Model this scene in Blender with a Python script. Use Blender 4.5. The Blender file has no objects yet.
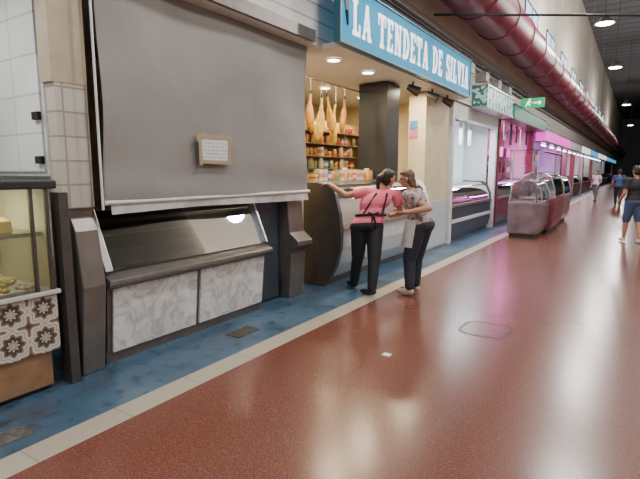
import bpy, math, random
from mathutils import Vector, Matrix
random.seed(7)
scene=bpy.context.scene
COL=scene.collection
V=Vector
# ---------------------------------------------------------------- materials
MATS={}
def newmat(name):
    m=bpy.data.materials.new(name); m.use_nodes=True
    return m,m.node_tree,m.node_tree.nodes['Principled BSDF']
def M(name,col,rough=.5,metal=0,var=.08,scale=9,bump=0,emis=0,ecol=None,sheen=0,spec=.5):
    if name in MATS: return MATS[name]
    m,nt,b=newmat(name)
    tc=nt.nodes.new('ShaderNodeTexCoord'); n=nt.nodes.new('ShaderNodeTexNoise')
    n.inputs['Scale'].default_value=scale; n.inputs['Detail'].default_value=4
    nt.links.new(tc.outputs['Object'],n.inputs['Vector'])
    r=nt.nodes.new('ShaderNodeValToRGB'); nt.links.new(n.outputs['Fac'],r.inputs['Fac'])
    r.color_ramp.elements[0].position=.3; r.color_ramp.elements[1].position=.7
    r.color_ramp.elements[0].color=(*[max(0,c*(1-var)) for c in col],1)
    r.color_ramp.elements[1].color=(*[min(1,c*(1+var)) for c in col],1)
    nt.links.new(r.outputs['Color'],b.inputs['Base Color'])
    b.inputs['Roughness'].default_value=rough; b.inputs['Metallic'].default_value=metal
    b.inputs['Specular IOR Level'].default_value=spec
    if bump:
        bp=nt.nodes.new('ShaderNodeBump'); bp.inputs['Strength'].default_value=bump; bp.inputs['Distance'].default_value=.01
        nt.links.new(n.outputs['Fac'],bp.inputs['Height']); nt.links.new(bp.outputs['Normal'],b.inputs['Normal'])
    if emis:
        b.inputs['Emission Color'].default_value=(*(ecol or col),1); b.inputs['Emission Strength'].default_value=emis
    MATS[name]=m; return m
def glassmat(name,tint=(.9,.95,.95),gl=.12,rough=.04):
    m=bpy.data.materials.new(name); m.use_nodes=True; nt=m.node_tree; nt.nodes.clear()
    o=nt.nodes.new('ShaderNodeOutputMaterial'); t=nt.nodes.new('ShaderNodeBsdfTransparent'); g=nt.nodes.new('ShaderNodeBsdfGlossy')
    t.inputs['Color'].default_value=(*tint,1); g.inputs['Roughness'].default_value=rough
    f=nt.nodes.new('ShaderNodeFresnel'); f.inputs['IOR'].default_value=1.45
    a=nt.nodes.new('ShaderNodeMath'); a.operation='ADD'; a.inputs[1].default_value=gl; a.use_clamp=True
    nt.links.new(f.outputs[0],a.inputs[0])
    mx=nt.nodes.new('ShaderNodeMixShader'); nt.links.new(a.outputs[0],mx.inputs[0]); nt.links.new(t.outputs[0],mx.inputs[1]); nt.links.new(g.outputs[0],mx.inputs[2])
    nt.links.new(mx.outputs[0],o.inputs[0]); MATS[name]=m; return m
def ramp(nt,src,stops,const=False):
    r=nt.nodes.new('ShaderNodeValToRGB'); cr=r.color_ramp
    if const: cr.interpolation='CONSTANT'
    while len(cr.elements)>1: cr.elements.remove(cr.elements[0])
    cr.elements[0].position=stops[0][0]; cr.elements[0].color=(*stops[0][1],1)
    for p,c in stops[1:]:
        e=cr.elements.new(p); e.color=(*c,1)
    nt.links.new(src,r.inputs['Fac']); return r
def noise(nt,scale,detail=4,vec=None,dist=0):
    n=nt.nodes.new('ShaderNodeTexNoise'); n.inputs['Scale'].default_value=scale; n.inputs['Detail'].default_value=detail; n.inputs['Distortion'].default_value=dist
    if vec is not None: nt.links.new(vec,n.inputs['Vector'])
    return n
def mixc(nt,fac,a,b,mode='MIX'):
    x=nt.nodes.new('ShaderNodeMix'); x.data_type='RGBA'; x.blend_type=mode
    for i,s in ((0,fac),(6,a),(7,b)):
        if hasattr(s,'type') and hasattr(s,'links'): nt.links.new(s,x.inputs[i])
        else: x.inputs[i].default_value = s if i==0 else (*s,1)
    return x.outputs[2]
def math_(nt,op,a,b=None):
    x=nt.nodes.new('ShaderNodeMath'); x.operation=op
    for i,s in enumerate((a,b)):
        if s is None: continue
        if hasattr(s,'links'): nt.links.new(s,x.inputs[i])
        else: x.inputs[i].default_value=s
    return x.outputs[0]
def obc(nt): return nt.nodes.new('ShaderNodeTexCoord').outputs['Object']
def mat_terrazzo():
    m,nt,b=newmat('red_terrazzo'); c=obc(nt)
    n1=noise(nt,.25,2,c); base=ramp(nt,n1.outputs['Fac'],[(.3,(.16,.056,.037)),(.7,(.18,.063,.042))])
    n2=noise(nt,100,2,c); sp=ramp(nt,n2.outputs['Fac'],[(.36,(.42,.4,.4)),(.48,(1,1,1)),(.66,(1.0,1.0,1.0))])
    col=mixc(nt,.85,base.outputs[0],sp.outputs[0],'MULTIPLY')
    v=nt.nodes.new('ShaderNodeTexVoronoi'); v.inputs['Scale'].default_value=70; nt.links.new(c,v.inputs['Vector'])
    sp2=ramp(nt,v.outputs['Distance'],[(0,(1,1,1)),(.16,(1,1,1)),(.24,(0,0,0))])
    col=mixc(nt,math_(nt,'MULTIPLY',sp2.outputs[0],.35),col,(.5,.33,.25))
    nt.links.new(col,b.inputs['Base Color'])
    b.inputs['Roughness'].default_value=.235
    b.inputs['Specular IOR Level'].default_value=.5
    return m
def mat_blue():
    m,nt,b=newmat('worn_blue_paint'); c=obc(nt)
    n1=noise(nt,1.6,8,c,.6); r=ramp(nt,n1.outputs['Fac'],[(.3,(.045,.06,.08)),(.45,(.05,.1,.16)),(.62,(.07,.135,.21)),(.78,(.13,.17,.2))])
    n2=noise(nt,9,6,c); r2=ramp(nt,n2.outputs['Fac'],[(.34,(.4,.4,.38)),(.47,(1,1,1))])
    nt.links.new(mixc(nt,.8,r.outputs[0],r2.outputs[0],'MULTIPLY'),b.inputs['Base Color'])
    b.inputs['Roughness'].default_value=.33; return m
def mat_brick(name,c1,c2,mortar,bw,bh,ms=.01,rough=.4,offset=0,swap=True):
    m,nt,b=newmat(name); c=obc(nt)
    s=nt.nodes.new('ShaderNodeSeparateXYZ'); nt.links.new(c,s.inputs[0])
    k=nt.nodes.new('ShaderNodeCombineXYZ'); nt.links.new(math_(nt,'ADD',s.outputs[0],s.outputs[1]) if swap else s.outputs[1],k.inputs[0]); nt.links.new(s.outputs[2] if swap else s.outputs[0],k.inputs[1])
    t=nt.nodes.new('ShaderNodeTexBrick'); t.offset=offset; nt.links.new(k.outputs[0],t.inputs['Vector'])
    t.inputs['Color1'].default_value=(*c1,1); t.inputs['Color2'].default_value=(*c2,1); t.inputs['Mortar'].default_value=(*mortar,1)
    t.inputs['Scale'].default_value=1; t.inputs['Brick Width'].default_value=bw; t.inputs['Row Height'].default_value=bh; t.inputs['Mortar Size'].default_value=ms
    nt.links.new(t.outputs['Color'],b.inputs['Base Color']); b.inputs['Roughness'].default_value=rough
    return m
def mat_marble():
    m,nt,b=newmat('white_veined_marble'); c=obc(nt)
    n=noise(nt,3.4,10,c,1.2); r=ramp(nt,n.outputs['Fac'],[(.3,(.58,.56,.54)),(.44,(.68,.66,.64)),(.485,(.46,.45,.445)),(.53,(.68,.66,.64)),(.7,(.76,.74,.71))])
    n2=noise(nt,9,8,c,1); r2=ramp(nt,n2.outputs['Fac'],[(.38,(.78,.78,.79)),(.6,(1,1,1))])
    nt.links.new(mixc(nt,.7,r.outputs[0],r2.outputs[0],'MULTIPLY'),b.inputs['Base Color']); b.inputs['Roughness'].default_value=.3; return m
def mat_floral():
    m,nt,b=newmat('floral_tile'); c=obc(nt)
    s=nt.nodes.new('ShaderNodeSeparateXYZ'); nt.links.new(c,s.inputs[0])
    def f(o,off): return math_(nt,'SUBTRACT',math_(nt,'FRACT',math_(nt,'ADD',math_(nt,'MULTIPLY',o,1/.22),off)),.5)
    y=f(s.outputs[1],10.5); z=f(s.outputs[2],10.0)
    r=math_(nt,'SQRT',math_(nt,'ADD',math_(nt,'MULTIPLY',y,y),math_(nt,'MULTIPLY',z,z)))
    th=math_(nt,'ARCTAN2',z,y)
    k=math_(nt,'MULTIPLY',math_(nt,'COSINE',math_(nt,'MULTIPLY',th,8)),.045)
    val=math_(nt,'SUBTRACT',r,k)
    Wc=(.55,.51,.45); K=(.05,.04,.035); Bc=(.2,.12,.075); G=(.3,.27,.24)
    rp=ramp(nt,val,[(0,Wc),(.05,Bc),(.1,Wc),(.15,K),(.27,Bc),(.34,Wc),(.42,G),(.45,Wc),(.54,Bc),(.6,K),(.66,G)],True)
    nt.links.new(rp.outputs[0],b.inputs['Base Color']); b.inputs['Roughness'].default_value=.3; return m
def mat_blind():
    m,nt,b=newmat('grey_canvas'); c=obc(nt)
    n=noise(nt,1.4,6,c,.4); r=ramp(nt,n.outputs['Fac'],[(.3,(.215,.2,.187)),(.7,(.26,.243,.228))])
    n2=noise(nt,260,2,c); r2=ramp(nt,n2.outputs['Fac'],[(.35,(.85,.85,.85)),(.65,(1,1,1))])
    nt.links.new(mixc(nt,.6,r.outputs[0],r2.outputs[0],'MULTIPLY'),b.inputs['Base Color']); b.inputs['Roughness'].default_value=.7
    bp=nt.nodes.new('ShaderNodeBump'); bp.inputs['Strength'].default_value=.3; bp.inputs['Distance'].default_value=.03
    n3=noise(nt,2.0,4,c,1.0); nt.links.new(n3.outputs['Fac'],bp.inputs['Height']); nt.links.new(bp.outputs[0],b.inputs['Normal']); return m
def mat_lines(name,base,ink,period,axis=2,frac=.4,rough=.6,nz=0,emis=0):
    m,nt,b=newmat(name); c=obc(nt)
    s=nt.nodes.new('ShaderNodeSeparateXYZ'); nt.links.new(c,s.inputs[0])
    f=math_(nt,'LESS_THAN',math_(nt,'FRACT',math_(nt,'ADD',math_(nt,'MULTIPLY',s.outputs[axis],1/period),50)),frac)
    if nz:
        n=noise(nt,nz,2,c); f=math_(nt,'MULTIPLY',f,math_(nt,'GREATER_THAN',n.outputs['Fac'],.47))
    cc=mixc(nt,f,base,ink); nt.links.new(cc,b.inputs['Base Color']); b.inputs['Roughness'].default_value=rough
    if emis: nt.links.new(cc,b.inputs['Emission Color']); b.inputs['Emission Strength'].default_value=emis
    return m
TERR=mat_terrazzo(); BLUE=mat_blue(); MARB=mat_marble(); FLOR=mat_floral(); BLIND=mat_blind()
WTILE=mat_brick('kerb_tile',(.44,.39,.31),(.4,.35,.28),(.27,.23,.19),.6,5,.005,.35,0,False)
PTILE=mat_brick('pillar_tile',(.45,.41,.36),(.52,.48,.42),(.28,.25,.22),.18,.18,.008,.3)
WHT=mat_brick('white_wall_tile',(.62,.64,.65),(.66,.67,.68),(.45,.46,.47),.6,.3,.008,.3)
FACADE=mat_lines('ribbed_white_metal',(.6,.58,.55),(.33,.31,.3),.19,2,.12,.45)
GL=glassmat('clear_glass',(.94,.97,.97),.06); GLD=glassmat('smoked_glass',(.7,.75,.76),.14)
DKM=M('dark_grey_metal',(.085,.076,.072),.35,.5,.15); MDM=M('brown_grey_metal',(.17,.15,.138),.35,.5,.12)
ALU=M('aluminium',(.5,.49,.48),.3,.9,.1); CHR=M('polished_steel',(.7,.7,.72),.14,1,.05)
BLK=M('matt_black',(.012,.012,.014),.5); WHP=M('white_enamel',(.7,.71,.72),.35); CREAM=M('cream_plaster',(.62,.5,.3),.7,0,.1,3)
CREAMD=M('dusty_cream_plaster',(.72,.67,.57),.8,0,.1,1.2); WOODP=M('brown_wood',(.22,.12,.06),.5,0,.3,6)
NAVY=M('navy_grey_panel',(.05,.065,.085),.4,.2); PAPER=M('white_paper',(.8,.8,.78),.7); LITE=M('lamp_glow',(1,.93,.8),.4,emis=18,ecol=(1,.9,.75))
COOL=M('cool_lamp_glow',(1,1,1),.4,emis=14,ecol=(.9,.96,1)); DIMT=M('dim_tube_glow',(1,1,1),.4,emis=2.5,ecol=(1,.97,.9)); CEILM=mat_lines('dark_ceiling_sheet',(.14,.145,.16),(.095,.097,.105),1.2,1,.3,.8)
# ---------------------------------------------------------------- mesh builder
W={}
def reg(o,loc,parent):
    loc=V(loc); W[o.name]=loc.copy()
    if parent is not None: o.parent=parent; o.location=loc-W[parent.name]
    else: o.location=loc
    COL.objects.link(o); return o
def tag(o,label,cat,group=None,kind=None):
    o['label']=label; o['category']=cat
    if group: o['group']=group
    if kind: o['kind']=kind
    return o
def thing(name,loc,label,cat,group=None):
    o=bpy.data.objects.new(name,None); o.empty_display_size=.1; reg(o,loc,None); return tag(o,label,cat,group)
class MB:
    def __init__(s): s.v=[];s.f=[];s.m=[];s.sm=[]
    def add(s,vs,fs,mi=0,smooth=False):
        n=len(s.v); s.v+= [V(p) for p in vs]; s.f+=[tuple(i+n for i in f) for f in fs]; s.m+=[mi]*len(fs); s.sm+=[smooth]*len(fs); return s
    def box(s,x0,x1,y0,y1,z0,z1,mi=0):
        vs=[(x,y,z) for z in(z0,z1) for y in(y0,y1) for x in(x0,x1)]
        return s.add(vs,[(0,2,3,1),(4,5,7,6),(0,1,5,4),(2,6,7,3),(0,4,6,2),(1,3,7,5)],mi)
    def prism(s,prof,y0,y1,mi=0,smooth=False):
        n=len(prof); vs=[(x,y0,z) for x,z in prof]+[(x,y1,z) for x,z in prof]
        fs=[(i,(i+1)%n,n+(i+1)%n,n+i) for i in range(n)]
        fs+=[tuple(range(n-1,-1,-1)),tuple(range(n,2*n))]
        return s.add(vs,fs,mi,smooth)
    def sheet(s,prof,y0,y1,mi=0,smooth=True):
        n=len(prof); vs=[(x,y0,z) for x,z in prof]+[(x,y1,z) for x,z in prof]
        return s.add(vs,[(i,i+1,n+i+1,n+i) for i in range(n-1)],mi,smooth)
    def cone(s,p1,r1,p2,r2,mi=0,n=12,caps=True,smooth=True):
        p1=V(p1);p2=V(p2);d=(p2-p1).normalized(); a=d.orthogonal().normalized(); b=d.cross(a)
        vs=[p+ (a*math.cos(t)+b*math.sin(t))*r for p,r in((p1,r1),(p2,r2)) for t in [2*math.pi*i/n for i in range(n)]]
        s.add(vs,[(i,(i+1)%n,n+(i+1)%n,n+i) for i in range(n)],mi,smooth)
        if caps: s.add(vs,[tuple(range(n-1,-1,-1)),tuple(range(n,2*n))],mi)
        return s
    def lathe(s,prof,c,mi=0,n=14):
        c=V(c); vs=[c+V((r*math.cos(2*math.pi*i/n),r*math.sin(2*math.pi*i/n),z)) for r,z in prof for i in range(n)]
        fs=[(j*n+i,j*n+(i+1)%n,(j+1)*n+(i+1)%n,(j+1)*n+i) for j in range(len(prof)-1) for i in range(n)]
        return s.add(vs,fs,mi,True)
    def ell(s,c,r,R=None,mi=0,n=14,k=9):
        c=V(c); vs=[];fs=[]
        for j in range(k+1):
            ph=math.pi*j/k
            for i in range(n):
                t=2*math.pi*i/n; p=V((r[0]*math.sin(ph)*math.cos(t),r[1]*math.sin(ph)*math.sin(t),r[2]*math.cos(ph)))
                if R: p=R@p
                vs.append(c+p)
        for j in range(k):
            for i in range(n): fs.append((j*n+i,(j+1)*n+i,(j+1)*n+(i+1)%n,j*n+(i+1)%n))
        return s.add(vs,fs,mi,True)
    def caps(s,p1,r1,p2,r2,mi=0):
        s.cone(p1,r1,p2,r2,mi,14); s.ell(p1,(r1,)*3,None,mi,12,8); return s.ell(p2,(r2,)*3,None,mi,12,8)
    def obj(s,name,mats,parent=None,label=None,cat=None,group=None,kind=None,bevel=0,origin=None,remesh=0,smooth_it=4):
        if not isinstance(mats,(list,tuple)): mats=[mats]
        xs=[p.x for p in s.v];ys=[p.y for p in s.v];zs=[p.z for p in s.v]
        o0=V(origin) if origin is not None else V(((min(xs)+max(xs))/2,(min(ys)+max(ys))/2,min(zs)))
        me=bpy.data.meshes.new(name); me.from_pydata([tuple(p-o0) for p in s.v],[],s.f)
        for m in mats: me.materials.append(m)
        for p,mi,sm in zip(me.polygons,s.m,s.sm): p.material_index=mi; p.use_smooth=sm
        me.validate(); me.update()
        o=bpy.data.objects.new(name,me); reg(o,o0,parent)
        if remesh:
            md=o.modifiers.new('r','REMESH'); md.mode='VOXEL'; md.voxel_size=remesh; md.use_smooth_shade=True
            m2=o.modifiers.new('s','SMOOTH'); m2.iterations=smooth_it; m2.factor=.5
            bpy.context.view_layer.update(); dg=bpy.context.evaluated_depsgraph_get()
            nm=bpy.data.meshes.new_from_object(o.evaluated_get(dg)); o.modifiers.clear(); o.data=nm
            if not nm.materials: nm.materials.append(mats[0])
            for p in nm.polygons: p.use_smooth=True
        if bevel:
            md=o.modifiers.new('b','BEVEL'); md.width=bevel; md.segments=2; md.limit_method='ANGLE'
        if label: tag(o,label,cat,group)
        if kind: o['kind']=kind
        return o
def B(name,x0,x1,y0,y1,z0,z1,mat,**k): return MB().box(x0,x1,y0,y1,z0,z1).obj(name,mat,**k)
def struct(name,x0,x1,y0,y1,z0,z1,mat,label,cat): return B(name,x0,x1,y0,y1,z0,z1,mat,label=label,cat=cat,kind='structure')
def rectlight(x,y,z,sx,sy,e,col,name='area_light'):
    l=bpy.data.lights.new(name,'AREA'); l.shape='RECTANGLE'; l.size=sx; l.size_y=sy; l.energy=e; l.color=col
    o=bpy.data.objects.new(name,l); o.location=(x,y,z); COL.objects.link(o)
# ---------------------------------------------------------------- shell
YE=105
fl=MB()
def quad(x0,x1,mi): fl.box(x0,x1,-3,YE,-.1,0,mi)
quad(-6.5,-2.87,0); quad(-2.87,-2.66,1); quad(-2.66,7,2)
fl.obj('floor',[BLUE,WTILE,TERR],origin=(0,0,0),label='polished red terrazzo floor with cream tile strip and blue border',cat='floor',kind='structure')
struct('ceiling',-3.6,7,-3,YE,11,11.2,CEILM,'dark corrugated sheet ceiling of the market hall','ceiling')
struct('wall_left',-6.6,-6.4,-3,YE,0,3.2,CREAM,'cream plaster wall at the back of the stalls','wall')
struct('wall_right',7,7.2,-3,YE,0,11,M('plain_hall_wall',(.5,.45,.37),.8),'plain dusty cream hall wall','wall')
struct('wall_back',-6.6,7.2,YE,YE+.2,0,11.2,M('far_end_wall',(.2,.2,.22),.8),'grey far end wall of the hall','wall')
struct('wall_clerestory',-3.6,-3.4,-3,YE,4.4,11,CREAMD,'pale cream upper wall with a row of windows','wall')
struct('wall_fascia',-3.6,-3.4,-3,YE,3.2,4.4,FACADE,'ribbed off-white fascia above the stalls','wall')
struct('ceiling_stalls',-6.4,-3.4,-3,YE,3.12,3.2,M('stall_ceiling',(.6,.57,.5),.6),'off-white low ceiling over the stalls','ceiling')
part=[2.22,5.2,10.35,14.5,20,28,40,60]
for i,y in enumerate(part):
    mt=[WHT,CREAM,CREAM,WHP,WHP,WHP,WHP,WHP][i]
    struct('wall_partition_%d'%(i+1),-6.4,-3.86 if i==0 else -3.75,y,y+.08,0,3.12,mt,'partition wall between two market stalls','wall')
for i in range(12):
    y=8.6+i*4.1 
    e=MB(); z0=5.75; h=1.2; w_=2.2
    e.box(-3.4,-3.37,y,y+w_,z0,z0+.05);e.box(-3.4,-3.37,y,y+w_,z0+h,z0+h+.05);e.box(-3.4,-3.37,y,y+.05,z0,z0+h+.05);e.box(-3.4,-3.37,y+w_-.05,y+w_,z0,z0+h+.05);e.box(-3.4,-3.37,y+w_/2,y+w_/2+.05,z0,z0+h+.05)
    e.box(-3.4,-3.385,y+.05,y+w_-.05,z0+.05,z0+h,1)
    e.obj('window_%d'%(i+1),[BLK,M('sky_pane',(.4,.6,.75),.2,emis=1.6,ecol=(.5,.75,.95))],label='clerestory window with black frame and pale panes',cat='window',kind='structure')
# ---------------------------------------------------------------- duct and services
RED=M('red_duct_paint',(.17,.02,.045),.42,.1,.25,3)
d=thing('ventilation_duct',(-2.75,8,4.3),'large glossy crimson ventilation duct hung along the hall','duct')
MB().cone((-2.75,2,4.82),.46,(-2.75,YE,4.82),.46,0,40).obj('duct_tube',RED,parent=d)
for i in range(30):
    y=3+i*1.5+ (i*i*.015)
    MB().cone((-2.75,y,4.82),.48,(-2.75,y+.05,4.82),.48,0,40).obj('flange' if i==0 else 'flange.%03d'%i,RED,parent=d)
for i in range(6):
    y=4.5+i*9
    MB().box(-2.755,-2.745,y,y+.01,5.26,11).obj('hanger' if i==0 else 'hanger.%03d'%i,ALU,parent=d)
GCON=M('grey_conduit',(.35,.34,.33),.5)
for k,(x,z,r,mt) in enumerate([(-3.34,4.22,.035,ALU),(-3.36,4.08,.025,BLK),(-3.34,3.96,.04,GCON),(-3.2,4.02,.02,BLK)]):
    MB().cone((x,2,z),r,(x,80,z),r).obj('conduit_pipe',mt,label='thin metal service pipe running along the fascia',cat='pipe',group='service pipes above the stalls')
MB().cone((-3.2,8.45,4.3),.02,(6.9,15.2,4.3),.02).obj('tie_rod',BLK,label='thin black metal rod crossing the hall above the stalls',cat='rod')
for i in range(4):
    y=10.6+i*1.2
    MB().box(-3.41,-3.15,y,y+.3,3.7,3.9).obj('junction_box',GCON,label='small grey electrical box on the fascia',cat='electrical box',group='electrical boxes')
for i,(x,y) in enumerate([(-1.35,19.3),(-1.35,27.5),(-1.2,43),(-1.2,62),(2.2,4),(2.2,12),(2.2,20),(2.2,28),(-.9,-1.5),(-.9,5.2),(-.9,12)]):
    p=thing('pendant_lamp',(x,y,6.5),'round bright pendant lamp hanging on a thin rod','pendant lamp','hall pendant lamps')
    MB().cone((x,y,6.75),.012,(x,y,11),.012).obj('rod',BLK,parent=p)
    MB().lathe([(.02,.3),(.1,.28),(.16,.14),(.3,.02),(.3,0)],(x,y,6.48),0,20).obj('lamp_shade',DKM,parent=p)
    MB().lathe([(0,.0),(.2,.0),(.27,.03),(.27,.05)],(x,y,6.46),0,20).obj('bulb',COOL,parent=p)
    l=bpy.data.lights.new('hall_light','POINT'); l.shadow_soft_size=.28; l.energy=520; l.color=(1,.97,.93)
    o=bpy.data.objects.new('hall_light',l); o.location=(x,y,6.1); COL.objects.link(o)
# ---------------------------------------------------------------- stall A
st=thing('food_display_case',(-3.75,1.1,0),'warmly lit glass display case with black frame over floral tiled base','display case')
B('tile_base',-4.3,-3.5,-.6,1.8,.3,.72,FLOR,parent=st); B('wood_plinth',-4.3,-3.52,-.6,1.74,.04,.3,WOODP,parent=st)
B('plinth_foot',-4.3,-3.56,-.6,1.74,0,.04,BLK,parent=st)
B('counter_ledge',-4.3,-3.47,-.6,1.82,.72,.752,M('pale_ledge',(.5,.5,.48),.4),parent=st,bevel=.006)
B('top_rail',-3.66,-3.46,-.6,1.84,1.48,1.54,BLK,parent=st,bevel=.01); B('glass_top',-4.3,-3.66,-.6,1.8,1.5,1.51,GL,parent=st)
B('glass_front',-3.5,-3.49,-.6,1.8,.755,1.49,glassmat('front_glass',(.85,.88,.84),.1),parent=st); B('glass_shelf',-4.2,-3.6,-.6,1.78,1.15,1.165,GL,parent=st)
B('back_panel',-4.3,-4.28,-.6,1.8,.752,1.5,M('warm_back_panel',(.45,.4,.25),.5),parent=st)
B('end_panel',-4.28,-3.52,1.785,1.80,.755,1.49,M('warm_back_panel',(.45,.4,.25)),parent=st)
for k,(xx,yy) in enumerate([(-3.515,1.765),(-3.515,1.66)]): B('frame_post' if k==0 else 'frame_post.001',xx,xx+.03,yy,yy+.02,.755,1.49,DKM,parent=st)
B('shelf_edge',-3.61,-3.59,-.6,1.78,1.14,1.17,ALU,parent=st)
B('strip_lamp',-4.2,-4.14,-.5,1.7,1.46,1.485,DIMT,parent=st)
rectlight(-3.9,.8,1.47,.3,1.7,20,(1,.92,.68))
fc=[(.7,.5,.08),(.62,.55,.2),(.35,.42,.08),(.66,.58,.36)]
for i in range(18):
    a=i%6;b=i//6; y=.88+a*.15; x=-3.61-b*.22
    mb=MB(); mb.box(x-.1,x+.1,y-.07,y+.07,.755,.775,0)
    for q in range(10):
        mb.ell((x+random.uniform(-.07,.07),y+random.uniform(-.045,.045),.785+random.uniform(0,.02)),(.03,.024,.018),None,1,8,5)
    mb.obj('food_tray',[WHP,M(['yellow_food','beige_food','green_food','white_food'][(i*3)%4],fc[(i*3)%4],.5,0,.35,40,.4)],label='shallow white tray heaped with prepared food in the case',cat='food tray',group='trays in the tiled display case')
for i in range(7):
    y=.82+i*.13
    if i%2: MB().lathe([(0,0),(.05,0),(.055,.02),(.055,.12),(.05,.14),(0,.14)],(-3.8,y,1.167),0,14).obj('food_tub',M('tub_%d'%(i%3),[(.7,.62,.45),(.25,.16,.1),(.75,.72,.68)][i%3],.4),label='small round tub on the glass shelf',cat='tub',group='tubs on the glass shelf')
    else: MB().prism([(-3.88,1.167),(-3.72,1.167),(-3.74,1.25),(-3.86,1.27)],y-.045,y+.045).obj('cheese_wedge',M('cheese_yellow',(.75,.5,.12),.5),bevel=.008,label='yellow cheese wedge on the glass shelf',cat='cheese',group='cheeses on the glass shelf')
pt=thing('tiled_pillar',(-3.68,2.06,0),'square pillar clad in pale glazed tiles between stalls','pillar')
B('pillar_shaft',-3.74,-3.6,1.95,2.2,1.32,2.25,PTILE,parent=pt); B('pillar_lower',-3.74,-3.64,1.95,2.2,0,1.32,MDM,parent=pt)
B('pillar_head',-3.75,-3.595,1.93,2.2,2.25,3.12,M('tan_panel',(.4,.33,.23),.6),parent=pt)
B('side_post',-3.6,-3.47,1.85,1.92,0,1.45,DKM,label='dark narrow metal post at the end of the tiled counter',cat='post')
wc=thing('wall_cabinet',(-4.6,2.0,1.6),'tall white metal cabinet with dark hinges on the partition','cabinet')
B('cabinet_body',-5.4,-3.9,2.02,2.2,1.56,3.1,WHP,parent=wc,bevel=.01)
B('cabinet_door',-5.38,-4.75,2.0,2.02,1.6,3.08,WHP,parent=wc); B('cabinet_door.001',-4.73,-3.92,2.0,2.02,1.6,3.08,WHT,parent=wc)
B('hinge',-4.0,-3.91,1.97,2.0,2.0,2.06,BLK,parent=wc); B('hinge.001',-4.0,-3.91,1.97,2.0,1.66,1.72,BLK,parent=wc)
rectlight(-4.3,.9,3.1,.8,1.2,40,(1,.97,.92))  # added area light that brightens the white cabinet, no fixture modelled
# ---------------------------------------------------------------- stall B
bl=thing('roller_blind',(-3.52,3.65,3.1),'large grey canvas roller blind pulled down over a closed stall','roller blind')
mb=MB(); NY,NZ=80,60; y0,y1,z0,z1=2.24,5.06,1.36,3.14
vs=[]
for j in range(NZ+1):
    for i in range(NY+1):
        u=i/NY;w=j/NZ
        x=-3.53+.014*math.sin(u*9+w*2)*math.sin(w*3)+.012*math.sin(w*26+u*3)*math.exp(-w*9)+.02*math.sin(math.pi*w)*math.sin(math.pi*u)+.008*math.sin(u*5-w*11)*(1-u)+.005*math.sin(w*7+u*14)
        y=y0+(y1-y0)*u+ (.03*math.sin(math.pi*w) if u<.5 else -.03*math.sin(math.pi*w))*abs(2*u-1)
        vs.append((x,y,z0+(z1-z0)*w))
mb.add(vs,[(j*(NY+1)+i,j*(NY+1)+i+1,(j+1)*(NY+1)+i+1,(j+1)*(NY+1)+i) for j in range(NZ) for i in range(NY)],0,True)
mb.obj('blind_fabric',BLIND,parent=bl)
MB().cone((-3.53,2.24,1.35),.02,(-3.53,5.1,1.35),.02).obj('bottom_bar',M('white_plastic_bar',(.6,.58,.56),.4),parent=bl)
mb=MB(); vs=[];n=60
for i in range(n+1):
    u=i/n; y=2.3+2.76*u
    vs+= [(-3.53,y,1.335),(-3.525+.012*math.sin(u*14),y,1.255+.012*math.sin(u*5))]
mb.add(vs,[(2*i,2*i+2,2*i+3,2*i+1) for i in range(n)],0,True); mb.obj('lower_flap',M('pale_flap',(.42,.41,.4),.6,0,.25,5),parent=bl)
MB().cone((-3.53,2.21,3.2),.05,(-3.53,5.12,3.2),.05).obj('roller_tube',DKM,parent=bl)
MB().cone((-3.5,2.21,1.3),.01,(-3.5,2.21,3.14),.01).obj('guide_rod',WHP,parent=bl)
B('blind_beam',-3.42,-3.36,2.2,5.0,3.14,3.27,MDM,label='dark metal beam holding the roller blind',cat='beam')
pn=thing('taped_notice',(-3.47,3.41,1.7),'white printed paper notice taped onto the grey blind with tan tape','notice')
def slab(name,cy,cz,w,h,a,x,mat):
    ca,sa=math.cos(a),math.sin(a); mb=MB(); vs=[]
    for xx in (x-.0015,x):
        for dy,dz in ((-w/2,-h/2),(w/2,-h/2),(w/2,h/2),(-w/2,h/2)): vs.append((xx,cy+dy*ca-dz*sa,cz+dy*sa+dz*ca))
    mb.add(vs,[(4,5,6,7),(0,3,2,1),(0,1,5,4),(1,2,6,5),(2,3,7,6),(3,0,4,7)]); return mb.obj(name,mat,parent=pn)
slab('paper',3.41,1.81,.36,.23,0,-3.474,mat_lines('printed_notice',(.6,.59,.58),(.33,.35,.42),.034,2,.4,.7,45))
TAPE=M('tan_tape',(.33,.25,.15),.5)
for k,(cy,cz,w_,h,a) in enumerate([(3.40,1.93,.44,.04,.02),(3.42,1.69,.42,.035,-.02),(3.22,1.81,.04,.30,.03),(3.605,1.80,.04,.27,-.04),(3.24,1.93,.14,.035,.6),(3.6,1.93,.12,.035,-.65)]):
    slab('tape' if k==0 else 'tape.%03d'%k,cy,cz,w_,h,a,-3.4715+.0004*k,TAPE)
cb=thing('closed_counter',(-3.9,3.2,0),'low closed shop counter with marble panels and metal ledge','counter')
Y0,Y1=2.22,4.2
MB().prism([(-4.5,.1),(-3.58,.1),(-3.53,.66),(-3.6,.79),(-4.5,.79)],Y0,Y1).obj('counter_body',MDM,parent=cb)
B('plinth',-4.5,-3.6,Y0,Y1,0,.1,MDM,parent=cb)
for k,(a,b) in enumerate([(Y0+.04,3.16),(3.21,Y1-.04)]):
    MB().prism([(-3.58,.1),(-3.559,.1),(-3.507,.65),(-3.54,.65)],a,b).obj('marble_panel' if k==0 else 'marble_panel.001',MARB,parent=cb)
MB().prism([(-3.6,.66),(-3.46,.67),(-3.43,.7),(-3.43,.735),(-3.5,.765),(-3.66,.80),(-3.66,.7)],Y0-.03,Y1+.03).obj('metal_ledge',M('worn_brown_aluminium',(.2,.18,.165),.35,.6,.15),parent=cb,bevel=.006)
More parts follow.
